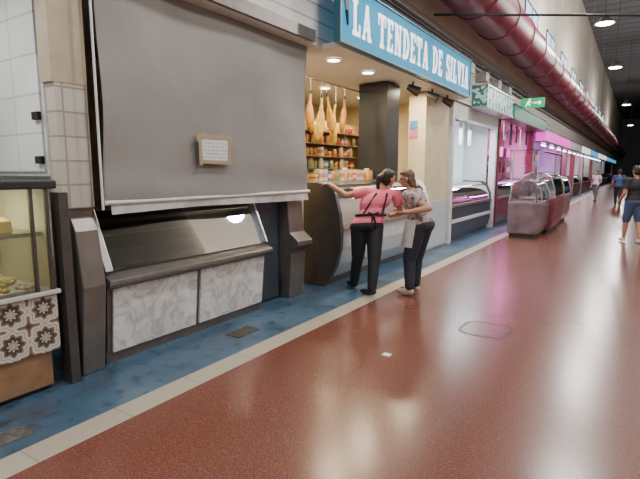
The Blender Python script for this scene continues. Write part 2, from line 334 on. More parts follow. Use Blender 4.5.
MB().prism([(-3.56,.79),(-3.55,.79),(-3.76,1.27),(-3.77,1.27)],Y0+.05,Y1).obj('glass_front',glassmat('case_glass',(.6,.64,.64),.0,.02),parent=cb)
B('inner_shelf',-4.4,-3.62,Y0,Y1,.802,.83,M('dark_shelf',(.07,.068,.066),.4),parent=cb); B('top_shelf',-4.4,-3.78,Y0,Y1,1.27,1.31,DKM,parent=cb)
B('middle_shelf',-4.4,-3.9,Y0+.05,Y1,1.03,1.045,M('pale_shelf_edge',(.3,.3,.29),.4),parent=cb)
B('back_panel',-4.5,-4.4,Y0,Y1,.8,1.31,M('dim_grey_back',(.05,.05,.052),.5),parent=cb)
MB().prism([(-4.0,.8),(-3.5,.8),(-3.72,1.3),(-4.0,1.3)],Y0-.02,Y0+.05).obj('side_cheek',ALU,parent=cb,bevel=.006)
MB().prism([(-4.0,.8),(-3.5,.8),(-3.72,1.3),(-4.0,1.3)],Y1,Y1+.03).obj('side_cheek.001',ALU,parent=cb,bevel=.006)
MB().prism([(-3.62,0),(-3.53,0),(-3.44,.72),(-3.5,1.15),(-3.56,1.25),(-3.62,1.25)],1.97,2.16).obj('end_post',MDM,label='brown-grey metal clad post closing the counter end',cat='post',bevel=.01)
B('recessed_gate',-3.8,-3.74,4.28,4.72,.02,1.3,NAVY,label='dark blue-grey gate panel between the counters',cat='gate',bevel=.01)
MB().prism([(-4.0,0),(-3.6,0),(-3.56,.6),(-3.45,.68),(-3.45,.74),(-3.58,.84),(-3.62,1.28),(-4.0,1.28)],4.75,5.06).obj('counter_end_cheek',MDM,label='brown-grey metal counter end with projecting ledge',cat='counter end',bevel=.01)
# ---------------------------------------------------------------- stall C
sg=thing('shop_sign',(-3.1,7.6,3.13),'long turquoise shop sign with white serif capitals','sign')
B('sign_board',-3.13,-3.06,5.08,10.25,3.14,3.82,M('turquoise_panel',(.005,.22,.42),.6,0,.08,2,emis=.3,ecol=(.0,.36,.65),spec=.2),parent=sg)
mb=MB() 
for a,b,c,e in [(5.08,10.25,3.115,3.14),(5.08,10.25,3.82,3.845),(5.055,5.08,3.115,3.845),(10.25,10.275,3.115,3.845)]: mb.box(-3.14,-3.045,a,b,c,e)
mb.obj('sign_frame',M('teal_frame',(.02,.12,.17),.4),parent=sg)
for k,y in enumerate((5.6,7.6,9.6)): B('bracket' if k==0 else 'bracket.%03d'%k,-3.4,-3.13,y,y+.05,3.55,3.6,DKM,parent=sg)
mb=MB(); mb.ell((-3.055,5.22,3.58),(.006,.06,.09)); mb.cone((-3.052,5.21,3.5),.025,(-3.052,5.24,3.34),.014); mb.obj('sign_emblem',M('dark_emblem',(.01,.02,.04),.5),parent=sg)
def rect(a,b,c,d): return [(a,b),(c,b),(c,d),(a,d)]
def strip(pts,w):
    out=[]
    for i in range(len(pts)-1):
        p=V((*pts[i],0));q=V((*pts[i+1],0));dd=(q-p).normalized();nn=V((-dd.y,dd.x,0))
        a=w[i]/2+.02;b=w[i+1]/2+.02; e=dd*.012
        out.append([tuple((p-e-nn*a)[:2]),tuple((q+e-nn*b)[:2]),tuple((q+e+nn*b)[:2]),tuple((p-e+nn*a)[:2])])
    return out
def arc(cx,cz,rx,rz,a0,a1,n): return [(cx+rx*math.cos(math.radians(a0+(a1-a0)*i/n)),cz+rz*math.sin(math.radians(a0+(a1-a0)*i/n))) for i in range(n+1)]
Sp=arc(.36,.74,.26,.2,20,270,12)+arc(.36,.27,.28,.23,90,-165,12)[1:]
GLY={'L':(.76,[rect(.1,0,.35,1),rect(0,0,.72,.13),rect(0,.88,.46,1),rect(.6,0,.72,.34)]),
'A':(.92,[[(.06,0),(.21,0),(.54,1),(.36,1)],[(.57,0),(.87,0),(.58,1),(.34,1)],rect(.2,.25,.66,.38),rect(0,0,.3,.11),rect(.52,0,.92,.11)]),
'T':(.82,[rect(.29,0,.54,1),rect(0,.87,.83,1),rect(0,.66,.12,1),rect(.71,.66,.83,1),rect(.18,0,.65,.11)]),
'E':(.76,[rect(.1,0,.35,1),rect(0,.87,.72,1),rect(0,0,.72,.13),rect(.3,.44,.58,.57),rect(.6,0,.72,.28),rect(.6,.72,.72,1)]),
'N':(.92,[rect(.1,0,.24,1),rect(.66,0,.8,1),[(.08,1),(.38,1),(.8,0),(.54,0)],rect(0,0,.36,.11),rect(0,.89,.3,1),rect(.56,.89,.9,1)]),
'D':(.86,[rect(.1,0,.35,1),rect(0,0,.42,.13),rect(0,.87,.42,1)]+strip(arc(.36,.5,.36,.43,90,-90,14),[.1,.11,.12,.14,.16,.18,.2,.2,.2,.18,.16,.14,.12,.11,.1])),
'S':(.72,strip(Sp,[.11]+[.13]*3+[.15]*4+[.18]*9+[.16]*4+[.13]*4)+[rect(.54,.7,.66,1),rect(.04,0,.16,.3)]),
'I':(.44,[rect(.09,0,.35,1),rect(.0,0,.44,.11),rect(.0,.89,.44,1)]),
'V':(.9,[[(.06,1),(.34,1),(.58,0),(.38,0)],[(.67,1),(.82,1),(.56,0),(.4,0)],rect(0,.89,.4,1),rect(.56,.89,.9,1)])}
def write(txt,x,ya,yb,z,h,mat,parent):
    G=.17; tot=sum(.6 if c==' ' else GLY[c][0]+G for c in txt); k=(yb-ya)/tot; y=ya; n0=0
    for c in txt:
        if c==' ': y+=.6*k; continue
        w,pl=GLY[c]; mb=MB()
        for q,p in enumerate(pl):
            n=len(p); xx=x+.005+.0003*q
            vs=[(xx,y+a*k,z+b*h) for a,b in p]+[(x,y+a*k,z+b*h) for a,b in p]
            mb.add(vs,[tuple(range(n))]+[(i,i+n,(i+1)%n+n,(i+1)%n) for i in range(n)])
        mb.obj('letter' if n0==0 else 'letter.%03d'%n0,mat,parent=parent); n0+=1
        y+=(w+G)*k
write('LA TENDETA DE SILVIA',-3.06,5.36,10.15,3.26,.43,M('white_letters',(.9,.9,.9),.5,emis=1.0,ecol=(1,1,1)),sg)
struct('ceiling_canopy',-3.4,-3.14,5.2,10.35,3.1,3.16,M('canopy_white',(.65,.6,.5),.5),'lit cream canopy soffit under the sign','ceiling')
def downlight(x,y,e=40,col=(1,.82,.55)):
    p=thing('downlight',(x,y,3.1),'round recessed ceiling spotlight glowing warm white','spotlight','recessed spotlights')
    MB().lathe([(.08,.0),(.105,.0),(.105,.02)],(x,y,3.098),0,18).obj('rim',ALU,parent=p); MB().lathe([(0,.002),(.085,.002),(.086,.02)],(x,y,3.094),0,18).obj('lamp',LITE,parent=p)
    l=bpy.data.lights.new('spot_light','AREA'); l.shape='DISK'; l.size=.16; l.energy=e; l.color=col
    o=bpy.data.objects.new('spot_light',l); o.location=(x,y,3.06); COL.objects.link(o)
for x,y in [(-3.6,5.8),(-3.6,6.8),(-3.6,8.5),(-4.9,6.2),(-4.9,7.6),(-4.9,9.0)]: downlight(x,y)
for i,(x,y) in enumerate([(-3.3,7.85),(-3.3,8.75),(-3.3,9.6)]):
    s=thing('track_spotlight',(x,y,2.9),'black adjustable spotlight under the canopy','spotlight','black spotlights')
    MB().cone((x,y,3.1),.015,(x,y,3.0),.015).obj('stem',BLK,parent=s); MB().cone((x-.08,y-.02,3.02),.05,(x+.1,y+.02,2.92),.085,0,16).obj('lamp_head',BLK,parent=s)
B('black_column',-4.2,-3.65,7.6,8.1,0,3.1,BLK,label='wide black square column inside the delicatessen',cat='column',bevel=.01)
pc=thing('cream_pillar',(-3.6,9.8,0),'pale cream wall pier beside the delicatessen opening','pillar')
B('pillar_shaft',-3.85,-3.5,9.0,10.33,0,3.1,M('warm_cream_panel',(.62,.52,.34),.5,0,.1,3),parent=pc); B('lower_panel',-3.5,-3.47,9.02,10.3,.05,1.0,M('white_blue_front',(.5,.56,.6),.3),parent=pc)
for i,(x,z,w_,h,c) in enumerate([(-3.74,2.42,.16,.16,(.05,.25,.5)),(-3.74,2.25,.16,.15,(.6,.15,.3))]):
    B('wall_notice',x-w_/2,x+w_/2,8.99,8.998,z,z+h,M('poster_%d'%i,c,.5,0,.4,12),label=['small blue notice pinned on the cream pier','small pink notice pinned on the cream pier'][i],cat='notice')
sh=thing('shelving_unit',(-5.1,8,0),'cream wall shelving stacked with jars and preserves','shelves')
B('back_board',-5.4,-5.35,6.6,10.2,0,2.6,M('warm_board',(.3,.18,.07),.6),parent=sh)
SHZ=[1.2,1.43,1.66,1.89,2.12,2.35]
for k,z in enumerate(SHZ): B('shelf' if k==0 else 'shelf.%03d'%k,-5.35,-4.98,6.6,10.2,z-.015,z,M('shelf_wood',(.2,.13,.07),.5),parent=sh)
B('upright',-5.35,-5.0,6.56,6.6,0,2.6,WHP,parent=sh);B('upright.001',-5.35,-5.0,10.2,10.24,0,2.6,WHP,parent=sh)
jc=[(.5,.14,.03),(.35,.2,.05),(.6,.36,.06),(.28,.06,.03),(.2,.24,.08),(.5,.4,.22)]
jm=[M('preserve_%d'%i,c,.2,0,.25,30) for i,c in enumerate(jc)]; lm=[M('gold_lid',(.6,.42,.15),.3,.7),M('red_lid',(.45,.05,.04),.4),M('white_lid',(.6,.6,.56),.4)]
jme=[];pme=[]
for a in range(6):
    mb=MB(); h=.14+.025*(a%3)
    mb.lathe([(0,0),(.045,0),(.052,.01),(.052,h-.04),(.038,h-.02),(.038,h-.015)],(0,0,0),0,12); mb.lathe([(.041,h-.02),(.041,h),(0,h)],(0,0,0),1,12)
    o=mb.obj('jar',[jm[a],lm[a%3]],origin=(0,0,0),label='glass jar of preserves with a metal lid on the shelf',cat='jar',group='jars on the delicatessen shelves'); jme.append(o)
for a in range(5):
    mb=MB(); h=.1+.022*a; mb.box(-.05,.05,-.045-.003*a,.045+.003*a,0,h,0); mb.box(-.051,.051,-.046-.003*a,.046+.003*a,h*.3,h*.7,1)
    o=mb.obj('food_packet',[M('packet_%d'%a,[(.55,.38,.12),(.5,.07,.05),(.08,.14,.22),(.5,.42,.3),(.15,.3,.12)][a],.5),M('packet_band_%d'%a,[(.3,.1,.04),(.7,.55,.2),(.5,.42,.3),(.4,.15,.1),(.65,.45,.08)][a],.5)],origin=(0,0,0),bevel=.006,label='coloured food packet with a printed band on the shelf',cat='food packet',group='packets on the delicatessen shelves'); pme.append(o)
cnt={'j':0,'p':0}
spots=[]
for z in SHZ:
    y=6.7
    while y<8.95: spots.append((-5.06-random.choice([0,.06]),y,z)); y+=random.choice([.12,.124,.13])
y=5.75
while y<7.5: spots.append((-3.9,y,1.461)); y+=.124
for n_,sp_ in enumerate(spots):
    isj=(n_<6) or (n_>=11 and random.random()<.55)
    src,kk=(jme,'j') if isj else (pme,'p')
    if cnt[kk]<len(src): o=src[cnt[kk]]
    else: o=random.choice(src).copy(); COL.objects.link(o)
    o.location=sp_; cnt[kk]+=1
    if sp_[0]>-4.5:
        if isj: o['label']='glass jar of preserves standing on top of the deli counter'; o['group']='jars on the deli counter top'
        else: o['label']='coloured food packet standing on top of the deli counter'; o['group']='packets on the deli counter top'
HAM=M('cured_ham',(.36,.16,.012),.5,0,.55,10,.5); FAT=M('ham_fat',(.5,.31,.03),.5,0,.5,13,.5)
MB().cone((-4.2,5.5,2.98),.014,(-4.2,7.6,2.98),.014).obj('hanging_rail',CHR,label='steel rail for hanging hams under the stall ceiling',cat='rail')
for i,(y,s,dx,dz) in enumerate([(6.12,.74,0,-.1),(6.38,.84,.02,-.12),(6.6,.7,-.03,-.08),(6.84,.8,.02,-.18),(7.08,.7,0,-.06)]):
    h=thing('cured_ham',(-4.2,y,2.95),'whole cured ham leg with golden rind hanging by a cord','ham','hanging hams')
    mb=MB(); pr=[(.016,0),(.034,-.03),(.028,-.12),(.042,-.22),(.075,-.32),(.098,-.44),(.105,-.56),(.1,-.66),(.075,-.75),(.03,-.8),(0,-.82)]
    n=18; vs=[]; ph=i*1.3
    for r,z in pr:
        for k in range(n):
            t=2*math.pi*k/n; q=1+.2*math.cos(t-ph)+.14*math.cos(2*t+ph+z*5)
            vs.append((-4.2+r*s*.7*q*math.cos(t)+dx*z*2,y+r*s*math.sin(t)*.95*q+.04*math.sin(z*4+i*2),2.87+dz+z*s))
    mb.add(vs,[(j*n+k,(j+1)*n+k,(j+1)*n+(k+1)%n,j*n+(k+1)%n) for j in range(len(pr)-1) for k in range(n)],0,True)
    mb.obj('ham_leg',FAT if i%2 else HAM,parent=h)
    yy=y+.04*math.sin(i*2)
    MB().ell((-4.2,yy,2.875+dz),(.024,.028,.04)).obj('hoof',BLK,parent=h)
    MB().cone((-4.2,yy,2.87+dz),.005,(-4.2,yy,2.98),.005).obj('cord',WHP,parent=h)
cc=thing('deli_counter',(-3.8,7.2,0),'curved glass delicatessen counter with dark end panel and pale front','display counter')
CP=[(-4.05,0),(-3.6,0),(-3.5,.08),(-3.38,.3),(-3.31,.55),(-3.3,.8),(-3.33,1.05),(-3.4,1.3),(-3.5,1.42),(-3.62,1.45),(-4.05,1.45)]
YC=8.8
MB().prism(CP,5.52,5.6).obj('end_panel',DKM,parent=cc,bevel=.008)
MB().prism(CP,YC,YC+.06).obj('end_panel.001',WHP,parent=cc,bevel=.008)
MB().prism([(-4.05,.1),(-3.58,.1),(-3.44,.3),(-3.36,.55),(-3.36,.82),(-4.05,.82)],5.6,YC).obj('counter_body',M('white_blue_front',(.5,.56,.6),.3),parent=cc)
B('plinth',-4.05,-3.62,5.6,YC,0,.1,DKM,parent=cc)
MB().sheet([(-3.34,.84),(-3.35,1.05),(-3.42,1.28),(-3.52,1.4),(-3.65,1.43),(-4.0,1.43)],5.6,YC).obj('curved_glass',GL,parent=cc)
B('top_rail',-4.05,-3.82,5.6,YC,1.435,1.46,ALU,parent=cc); B('front_rail',-3.37,-3.31,5.6,YC,.81,.85,CHR,parent=cc)
B('strip_lamp',-3.98,-3.94,5.7,YC-.1,1.38,1.41,COOL,parent=cc); B('glass_shelf',-4.0,-3.55,5.62,YC-.02,1.12,1.13,GL,parent=cc)
rectlight(-3.75,7.1,1.40,.2,2.8,40,(.85,.94,1))
fm=[M('ham_slices',(.5,.12,.08),.4,0,.3,30,.3),M('white_cheese',(.75,.68,.5),.45,0,.15),M('yellow_cheese',(.7,.45,.1),.45,0,.2),M('sausage_red',(.22,.045,.03))]
for i in range(24):
    y=5.8+(i%8)*.38; lv=i//8; x=[-3.54,-3.8,-3.77][lv]; z=[.822,.822,1.132][lv]; mb=MB(); mb.box(x-.1,x+.1,y-.13,y+.13,z,z+.018,0); r=random.random
    for q in range(6): mb.ell((x+(r()-.5)*.12,y-.09+q*.035,z+.04+.02*r()),(.04,.035,.03+.02*r()),None,1,10,6)
    mb.obj('meat_tray',[WHP,fm[(i*7)%4]],label='white tray of cold cuts and cheese behind the glass',cat='food tray',group='trays in the deli counter')
# ---------------------------------------------------------------- generic stalls
def sign(y0,y1,z0,z1,mat,label,fr=DKM,x=-3.05):
    s=thing('stall_sign',(x,(y0+y1)/2,z0),label,'sign')
    B('sign_board',-3.4,x,y0,y1,z0,z1,mat,parent=s); MB().box(-3.4,x+.02,y0-.03,y1+.03,z0-.04,z0).box(-3.4,x+.02,y0-.03,y1+.03,z1,z1+.04).obj('sign_frame',fr,parent=s)
def counter(y0,y1,body,label,xf=-3.5,food=None,n=6,g=GLD,low=ALU,stripe=False):
    c=thing('display_counter',(xf-.4,(y0+y1)/2,0),label,'display counter')
    MB().prism([(xf-.8,.1),(xf-.05,.1),(xf,.3),(xf,.8),(xf-.8,.8)],y0,y1).obj('counter_body',body,parent=c,bevel=.01)
    B('plinth',xf-.8,xf-.1,y0,y1,0,.1,DKM,parent=c)
    if stripe: B('front_moulding',xf,xf+.02,y0+.1,y1-.1,.42,.5,WHP,parent=c)
    B('bumper_rail',xf-.02,xf+.03,y0,y1,.78,.84,low,parent=c)
    MB().sheet([(xf-.02,.84),(xf-.03,1.0),(xf-.12,1.2),(xf-.25,1.3),(xf-.7,1.32)],y0+.04,y1-.04).obj('curved_glass',g,parent=c)
    P=[(xf-.8,.8),(xf,.8),(xf,1.0),(xf-.1,1.22),(xf-.24,1.33),(xf-.8,1.35)]
    MB().prism(P,y0,y0+.04).obj('end_cheek',DKM,parent=c); MB().prism(P,y1-.04,y1).obj('end_cheek.001',DKM,parent=c)
    if food:
        for i in range(n):
            y=y0+.25+(y1-y0-.5)*i/(n-1); mb=MB(); mb.box(xf-.55,xf-.12,y-.14,y+.14,.802,.83,0)
            for q in range(4): mb.ell((xf-.2-.09*q,y+(random.random()-.5)*.08,.86),(.05,.09,.045),None,1,10,6)
            mb.obj('food_tray',[WHP,food[i%len(food)]],label='tray of fresh produce behind the curved glass',cat='food tray',group='trays in the glass counters')
SIGND=mat_lines('striped_sign',(.35,.55,.5),(.03,.12,.11),.3,1,.6,.4,6,emis=.4)
sign(11.6,14.3,3.1,3.55,SIGND,'small lit teal and white stall sign',ALU)
WLIT=M('lit_white_panel',(.6,.7,.76),.4,emis=.6,ecol=(.7,.87,1))
B('illuminated_panel',-4.5,-4.4,10.5,14.4,0,3.0,WLIT,label='backlit bluish white panel behind the fish counter',cat='panel')
for a in (10.45,14.25): B('stall_pillar',-3.62,-3.45,a,a+.15,0,3.1,WHP,label='white painted square pillar at the stall front',cat='pillar')
B('stall_lintel',-3.62,-3.45,10.6,14.25,2.8,3.1,WHP,label='white lintel across the stall front',cat='lintel')
B('price_board',-4.4,-4.38,11.6,12.9,1.5,2.15,M('pale_blue_board',(.2,.35,.45),.6,0,.4,14),label='pale blue price board on the lit back panel',cat='board')
for i in range(4): B('hanging_ticket',-4.0,-3.99,11+i*.8,11.3+i*.8,2.3,3.12,PAPER,label='white card hanging above the fish counter',cat='card',group='hanging cards')
counter(10.65,14.2,NAVY,'dark fronted glass counter with steel rail and white stripe',food=[fm[0],fm[1]],n=8,stripe=True)
MAG=M('magenta_glow_sign',(.5,.05,.3),.4,emis=1.6,ecol=(.75,.05,.5)); VIO=M('violet_glow_panel',(.2,.06,.25),.4,emis=.5,ecol=(.55,.15,.8)); GRN=M('green_sign',(.03,.14,.1),.4,emis=.25,ecol=(.1,.45,.32))
DPK=M('pink_glow_panel',(.2,.06,.11),.5,0,.5,4,emis=.12,ecol=(1,.3,.6)); MAR=M('maroon_panel',(.16,.03,.045),.4,0,.2); GRY=M('grey_sign',(.4,.4,.42),.5,emis=.3)
CYA=M('blue_glow_sign',(.05,.25,.45),.4,emis=.8,ecol=(.1,.5,.9)); WGL=M('white_glow_sign',(.8,.8,.75),.4,emis=1.4)
seq=[(14.6,19.9,GRN,DPK,MAR,'dark green stall sign over a pink lit stall'),(20.1,27.8,MAG,VIO,MAR,'glowing magenta stall sign'),(28.2,33.8,GRY,DPK,NAVY,'plain grey stall sign'),(34.2,39.8,WGL,DPK,MAR,'glowing white stall sign'),(40.2,47.8,CYA,GRY,MAR,'glowing blue stall sign'),(48.2,59.8,WGL,GRY,MAR,'glowing white distant stall sign'),(60.2,85,CYA,GRY,NAVY,'blue lit distant stall sign')]
for i,(a,b,s,bk,bd,lb) in enumerate(seq):
    sign(a,b,2.75 if i else 3.1,3.15 if i else 3.45,s,lb)
    B('stall_back_panel',-4.6,-4.5,a,b,0,3.1,bk,label='coloured back panel with a glow of its own inside a market stall',cat='panel')  # coloured stall lighting is put into the panels as emission
    counter(a+.2,b-.2,bd,'glass fronted market counter with dark body',food=[fm[0],fm[3],fm[1]],n=8)
    for q in (a,b-.15): B('stall_pillar',-3.65,-3.45,q,q+.15,0,3.1,GCON if i%2 else MAR,label='painted square pillar of a stall front',cat='pillar')
    rectlight(-3.9,(a+b)/2,3.05,.6,(b-a)*.7,150 if i<3 else 90,[(1,.2,.65),(.75,.25,1),(1,.4,.75),(1,.6,.8),(1,.8,.8),(1,.85,.8),(1,.85,.8)][i])
for a,n_ in ((14.8,17),(20.3,20)):
    for lv in range(2):
        B('stall_shelf',-4.5,-4.15,a,a+n_*.29+.1,1.55+lv*.55,1.57+lv*.55,DKM,label='dark shelf on the back panel of a stall',cat='shelf',group='back shelves of the pink lit stalls')
        for q in range(n_):
            y=a+.15+q*.29; h=random.uniform(.18,.42); c=random.choice([MAR,BLK,PAPER,fm[2],fm[0],NAVY,MAG])
            mb=MB(); z=1.571+lv*.55
            if q%2: mb.lathe([(0,0),(.07,0),(.075,.02),(.075,h*.7),(.03,h*.85),(.03,h),(0,h)],(-4.32,y,z),0,12)
            else: mb.box(-4.42,-4.22,y-.11,y+.11,z,z+h)
            mb.obj('stall_bottle' if q%2 else 'stall_box',c,label='product standing on the back shelf of a pink lit stall',cat='bottle' if q%2 else 'box',group='goods on the pink lit stall shelves')
for k in range(16):
    y=21+k*2.2; t=thing('stall_tube_lamp',(-3.32,y+.45,2.62),'bright tube lamp hanging at a stall front','tube light','tube lamps at the far stalls')
    B('tube',-3.35,-3.3,y,y+.9,2.62,2.66,COOL,parent=t); B('bracket',-3.34,-3.31,y+.43,y+.47,2.66,2.72,BLK,parent=t)
rectlight(-3.7,12.4,2.75,.3,3,80,(.85,.95,1))
for i in range(6):
    y=14.95+i*.85
    B('hanging_card',-3.62,-3.60,y,y+.3,2.45+.12*(i%2),3.12,[MAR,PAPER,NAVY][i%3],label='coloured advertising card hanging at a stall front',cat='card',group='hanging advertising cards')
ex=thing('exit_sign',(-2.8,15.5,3.5),'green illuminated emergency exit sign with white running figure','exit sign')
GLW=M('white_pictogram',(.9,.9,.9),.5,emis=2)
B('sign_plate',-3.1,-2.45,15.5,15.54,3.45,3.73,M('exit_green',(.01,.3,.12),.4,emis=.5,ecol=(.02,.5,.22)),parent=ex)
mb=MB(); mb.caps((-2.9,15.49,3.6),.022,(-2.87,15.49,3.64),.022); mb.caps((-2.9,15.49,3.6),.018,(-2.95,15.49,3.5),.014); mb.caps((-2.9,15.49,3.6),.018,(-2.84,15.49,3.52),.014); mb.caps((-2.87,15.49,3.64),.014,(-2.8,15.49,3.6),.012); mb.ell((-2.85,15.49,3.69),(.024,.01,.024)); mb.obj('pictogram',GLW,parent=ex)
mb=MB(); mb.box(-2.74,-2.6,15.485,15.5,3.575,3.605); mb.add([(-2.6,15.485,3.53),(-2.52,15.485,3.59),(-2.6,15.485,3.65)],[(0,1,2)]); mb.obj('arrow',GLW,parent=ex)
MB().cone((-2.8,15.52,3.73),.008,(-2.8,15.52,4.38),.008).obj('hanger',BLK,parent=ex)
# steel and glass counter standing in for a motion-blurred shape
ic=thing('blur_standin_counter',(-2.3,14,0),'steel and glass counter with curved hood standing in for a motion-blurred shape','display counter')
SM=M('brushed_steel',(.3,.22,.25),.3,.7,.3,3)
TG=glassmat('reflective_glass',(.85,.86,.88),.12,.06)
segs=[(12.3,13.5,-1.85,1.42,.86),(13.55,15.4,-1.75,1.58,.92),(15.45,18.0,-1.85,1.45,.88)]
XL=-2.62
for k,(a,b,xr,zt,zb) in enumerate(segs):
    sx='' if k==0 else '.%03d'%k
    MB().prism([(XL,.1),(xr-.1,.1),(xr-.03,.3),(xr,zb-.1),(xr-.02,zb),(XL,zb)],a,b).obj('counter_body'+sx,[SM,MAR,SM][k],parent=ic,bevel=.02)
    B('plinth'+sx,XL+.05,xr-.14,a+.03,b-.03,0,.1,BLK,parent=ic)
    hp=[(xr-.02,zb+.01),(xr-.02,zb+.2),(xr-.12,zt-.12),(xr-.32,zt-.02),(XL+.3,zt),(XL+.08,zt-.1),(XL+.02,zb+.01)]
    MB().sheet(hp,a+.03,b-.03).obj('glass_hood'+sx,TG,parent=ic)
    MB().prism(hp,a+.02,a+.03).obj('hood_end'+sx,TG,parent=ic)
    mb=MB()
    for yy in (a+.03,b-.03):
        for p,q in zip(hp[:-1],hp[1:]): mb.caps((p[0],yy,p[1]),.014,(q[0],yy,q[1]),.014)
    mb.caps((xr-.02,a,zb+.03),.018,(xr-.02,b,zb+.03),.018); mb.obj('steel_frame'+sx,CHR,parent=ic)
for k,(x,y) in enumerate([(-2.58,12.4),(-2.0,12.4),(-2.58,15.4),(-2.0,15.4)]): MB().cone((x,y,.85),.014,(x,y,2.1),.014).obj('canopy_post' if k==0 else 'canopy_post.%03d'%k,CHR,parent=ic)
MB().prism([(-2.65,2.09),(-1.95,2.09),(-1.87,2.03),(-1.89,2.07),(-1.97,2.11),(-2.65,2.11)],12.3,15.5).obj('glass_canopy',TG,parent=ic)
for i in range(11):
    y=12.6+i*.47; k=0 if y<13.4 else (1 if y<15.3 else 2); z=segs[k][4]
    if abs(y-13.5)<.18 or abs(y-15.42)<.18: continue
    mb=MB(); mb.box(-2.4,-2.05,y-.13,y+.13,z+.002,z+.03,0)
    for q in range(4): mb.ell((-2.34+.075*q,y+random.uniform(-.04,.04),z+.07),(.045,.08,.04),None,1,10,6)
    mb.obj('food_tray',[WHP,fm[i%2]],label='white tray of pale packed goods under the glass hood',cat='food tray',group='trays in the blur stand-in counter')
# ---------------------------------------------------------------- floor items
mc=thing('manhole_cover',(-1.19,4.88,0),'worn round-cornered floor cover set flush in the red terrazzo','floor cover')
mb=MB(); n=48; RC=M('dull_red_cover',(.09,.035,.026),.35,.1,.3,30)
def sq(r,i):
    t=2*math.pi*i/n; c_,s_=math.cos(t),math.sin(t); k=r/((abs(c_)**4+abs(s_)**4)**.25); return (-1.19+k*c_,4.88+k*s_)
vs=[(*sq(r,i),.002) for r in(.215,.245) for i in range(n)]
mb.add(vs,[(i,(i+1)%n,n+(i+1)%n,n+i) for i in range(n)]); mb.obj('rim',RC,parent=mc)
mb=MB(); mb.add([(*sq(.21,i),.0015) for i in range(n)],[tuple(range(n))]); mb.obj('cover_plate',M('cover_terrazzo',(.15,.055,.036),.26,0,.35,60),parent=mc)
B('paper_scrap',-1.77,-1.70,3.67,3.73,0,.006,PAPER,label='small scrap of white paper on the floor',cat='litter')
B('drain_cover',-3.3,-3.12,3.3,3.62,0,.005,M('rusty_plate',(.07,.055,.045),.5,.4,.4,30),label='rusty rectangular drain cover in the blue strip',cat='drain cover')
B('access_plate',-3.16,-3.0,1.16,1.34,0,.005,M('worn_grey_plate',(.16,.16,.15),.4,.4,.5,25),label='worn grey square access plate in the blue strip',cat='floor plate')
# ---------------------------------------------------------------- people
SKIN=M('skin',(.45,.22,.14),.5,0,.06,12); LIP=M('lips',(.4,.12,.1),.5); EYE=M('eye_dark',(.02,.015,.012),.2)
def frame(f,up=(0,0,1)):
    f=V(f).normalized(); u=V(up); s=f.cross(u).normalized(); u=s.cross(f)
    return Matrix((s,f,u)).transposed()
def hand(mb,wr,d,palm_n,s=1,curl=.5,thumb=1):
    d=V(d).normalized(); n=V(palm_n); n=(n-d*n.dot(d)).normalized(); sd=d.cross(n).normalized()*thumb
    R=Matrix((sd,d,n)).transposed(); mb.ell(V(wr)+d*.045*s,(.042*s,.052*s,.016*s),R)
    L=[.068,.078,.072,.058]
    for i in range(4):
        b=V(wr)+d*.085*s+sd*(.031-.0205*i)*s; d1=(d+n*curl*.5).normalized(); m=b+d1*L[i]*.5*s; d2=(d+n*curl*1.6).normalized(); e=m+d2*L[i]*.5*s
        mb.caps(b-d*.02,.0095*s,m,.009*s); mb.caps(m,.009*s,e,.0075*s)
    b=V(wr)+d*.025*s+sd*.033*s; m=b+(d*.5+sd*.8+n*.2).normalized()*.035*s; e=m+(d*.9+sd*.35+n*.4).normalized()*.032*s
    mb.caps(b,.012*s,m,.0105*s); mb.caps(m,.0105*s,e,.008*s)
